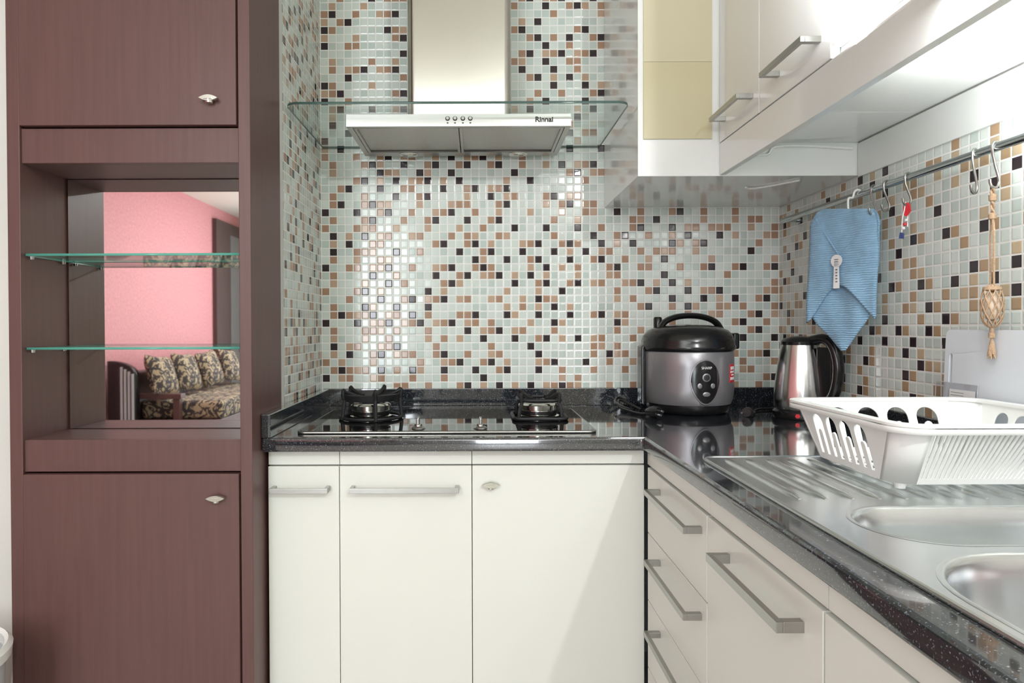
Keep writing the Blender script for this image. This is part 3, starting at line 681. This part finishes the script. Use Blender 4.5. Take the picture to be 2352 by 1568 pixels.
# ------------------------------------------------------------------ CUTTING BOARD
cbt=thing('cutting_board',(.89,1.1,.861),'white plastic cutting board standing upright behind the dish rack','cutting board')
M_=frame((.884,1.240,.8612),(0,-1,0),(.045,0,1))
obj('board',plate(rrect(0,.33,0,.230,.012),[rrect(.012,.020,.13,.185,.0038)],.006,M_),'board',cbt,bevel=.001)
sgn=1 if (M_.to_3x3()@Vector((0,0,1))).x<0 else -1
g=plate([(-.018,.082),(.088,.082),(.088,.132),(-.018,.132)],[],.0006,M_@Matrix.Translation((0,0,sgn*.0048)))
lb=obj('price_label',g,'vinyl',cbt,label='clear sleeve with printed label')
g=plate([(-.018,.082),(.088,.082),(.088,.132),(-.018,.132)],[[(-.0168,.0832),(.0868,.0832),(.0868,.1308),(-.0168,.1308)]],.0008,M_@Matrix.Translation((0,0,sgn*.0050))); obj('sleeve_edge',g,'bin',lb)
g=B(); box(g,.020,.082,.090,.120,sgn*.0053,sgn*.0057) ; g.transform(M_); obj('label_paper',g,'wht',lb)
g=B()
for k in range(4): box(g,.024,.056,.099+.005*k,.0998+.005*k,sgn*.0058,sgn*.006)
for k in range(9): box(g,.060+.0018*k,.0608+.0018*k,.092,.098,sgn*.0058,sgn*.006)
g.transform(M_); obj('label_print',g,'cook',lb)

# ------------------------------------------------------------------ BIN
bx_,by_=-1.010,1.18
bn=thing('waste_bin',(bx_,by_,0),'pale round plastic waste bin left of the brown cabinet','bin')
obj('shell',lathe(B(),[(0,0),(.10,0),(.125,.48),(.122,.48),(.098,.006),(0,.006)],(bx_,by_,.001),48),'bin',bn,smooth=True)
obj('rim',lathe(B(),[(.124,.478),(.134,.480),(.136,.498),(.128,.506),(.122,.50),(.124,.478)],(bx_,by_,0),48),'plas',bn,smooth=True)

# ------------------------------------------------------------------ LIVING ROOM
sf=thing('sofa',(-2.75,-3.9,0),'wooden framed sofa with black and beige floral upholstery','sofa')
g=B(); box(g,-3.22,-2.35,-5.0,-2.80,.12,.26)
for x in (-3.18,-2.40):
    for y in (-4.95,-2.85): box(g,x-.03,x+.03,y-.03,y+.03,0,.12)
obj('frame',g,'wood',sf,bevel=.005)
obj('seat_cushion',box(B(),-3.08,-2.33,-4.97,-2.95,.262,.43),'floral',sf,bevel=.04)
obj('backrest',box(B(),-3.22,-3.10,-4.98,-2.82,.262,.70),'woodd',sf,bevel=.02)
g=B(); box(g,-3.08,-2.66,-2.93,-2.83,.46,.505); box(g,-2.74,-2.68,-2.91,-2.85,.262,.46); obj('armrest',g,'wood',sf,bevel=.004)
g=plate([(0,0),(.24,0),(.24,.40)]+[(.24-.24*(1-math.cos(PI/2*i/8)),.40+.13*math.sin(PI/2*i/8)) for i in range(1,9)],[],.08,frame((-3.22,-2.70,.28),(1,0,0),(0,0,1))); ar=obj('end_panel',g,'blk',sf,label='tall rounded black end panel')
for k in range(4): obj('slat',box(B(),-3.10+.032*k,-3.084+.032*k,-2.665,-2.645,.29,.76-.02*k),'bin',ar)
for i,(y,rz) in enumerate(((-3.04,.3),(-3.55,.2),(-4.12,-.25),(-4.70,.3))):
    g=B(); nn=14
    V={}
    for s in (1,-1):
        for a in range(nn+1):
            for b_ in range(nn+1):
                u=2*a/nn-1; v=2*b_/nn-1; th=.075*((1-u**4)*(1-v**4))**.5; k=1-.08*(1-abs(u))*abs(v)-.08*(1-abs(v))*abs(u)
                V[s,a,b_]=g.verts.new((s*th,u*.22*k,v*.195*k))
    for s in (1,-1):
        for a in range(nn):
            for b_ in range(nn): g.faces.new((V[s,a,b_],V[s,a+1,b_],V[s,a+1,b_+1],V[s,a,b_+1]))
    bmesh.ops.remove_doubles(g,verts=g.verts,dist=1e-4)
    g.transform(Matrix.Translation((-2.925,y,.655))@Matrix.Rotation(rz*.3,4,'X')@Matrix.Rotation(-.3,4,'Y'))
    tag(obj('throw_cushion',g,'floral',smooth=True),['floral throw cushion nearest the sofa end panel in the mirror','second floral throw cushion from the sofa end panel','third floral throw cushion from the sofa end panel','floral throw cushion farthest from the sofa end panel'][i],'cushion','cushions on the sofa')

# ------------------------------------------------------------------ LIGHTS
def area(name,loc,target,sx,sy,P,col=(1,1,1)):
    l=bpy.data.lights.new(name,'AREA'); l.shape='RECTANGLE'; l.size=sx; l.size_y=sy; l.energy=P; l.color=col
    o=bpy.data.objects.new(name,l); COL.objects.link(o); o.location=loc
    d_=Vector(target)-Vector(loc); o.rotation_euler=d_.to_track_quat('-Z','Y').to_euler(); return o
area('overhead_fill_light',(-.3,-1.2,2.57),(-.3,-.9,0),2.4,2.0,46,(.97,.99,1))  # unseen soft overhead light, added to brighten the room
area('balcony_daylight',(-1.43,-5.9,1.5),(-.6,0,1.1),.9,2.0,52,(.92,.97,1))
area('living_room_fill',(-1.8,-3.6,2.57),(-2.0,-3.6,0),1.5,1.5,50,(.95,.99,1))  # added light that keeps the mirrored sofa corner bright
area('side_fill_light',(-.95,-1.2,1.75),(.7,1.2,1.2),.8,1.0,9,(.97,1,1))  # added soft fill from behind left for the right-hand cabinets
area('doorway_lamp',(.88,-1.5,2.24),(.0,1.4,.5),.05,.05,22,(.98,1,1))
area('under_cabinet_light',(.72,.79,1.528),(.78,.79,.86),.02,.5,1.3,(.95,.98,1))
area('under_cabinet_fill',(.68,1.0,1.472),(.74,1.0,1.56),.03,.95,4.0,(.97,.99,1))  # added light, strengthens the tube's glow on cabinet underside and wall band
area('recess_fill',(1.5,-.3,2.5),(1.5,-.4,0),.4,.3,5,(1,.98,.9))  # added fill to brighten the unseen recess walls
w=bpy.data.worlds.new('world'); S.world=w; w.use_nodes=True; w.node_tree.nodes['Background'].inputs[0].default_value=(.9,.95,1,1); w.node_tree.nodes['Background'].inputs[1].default_value=.5
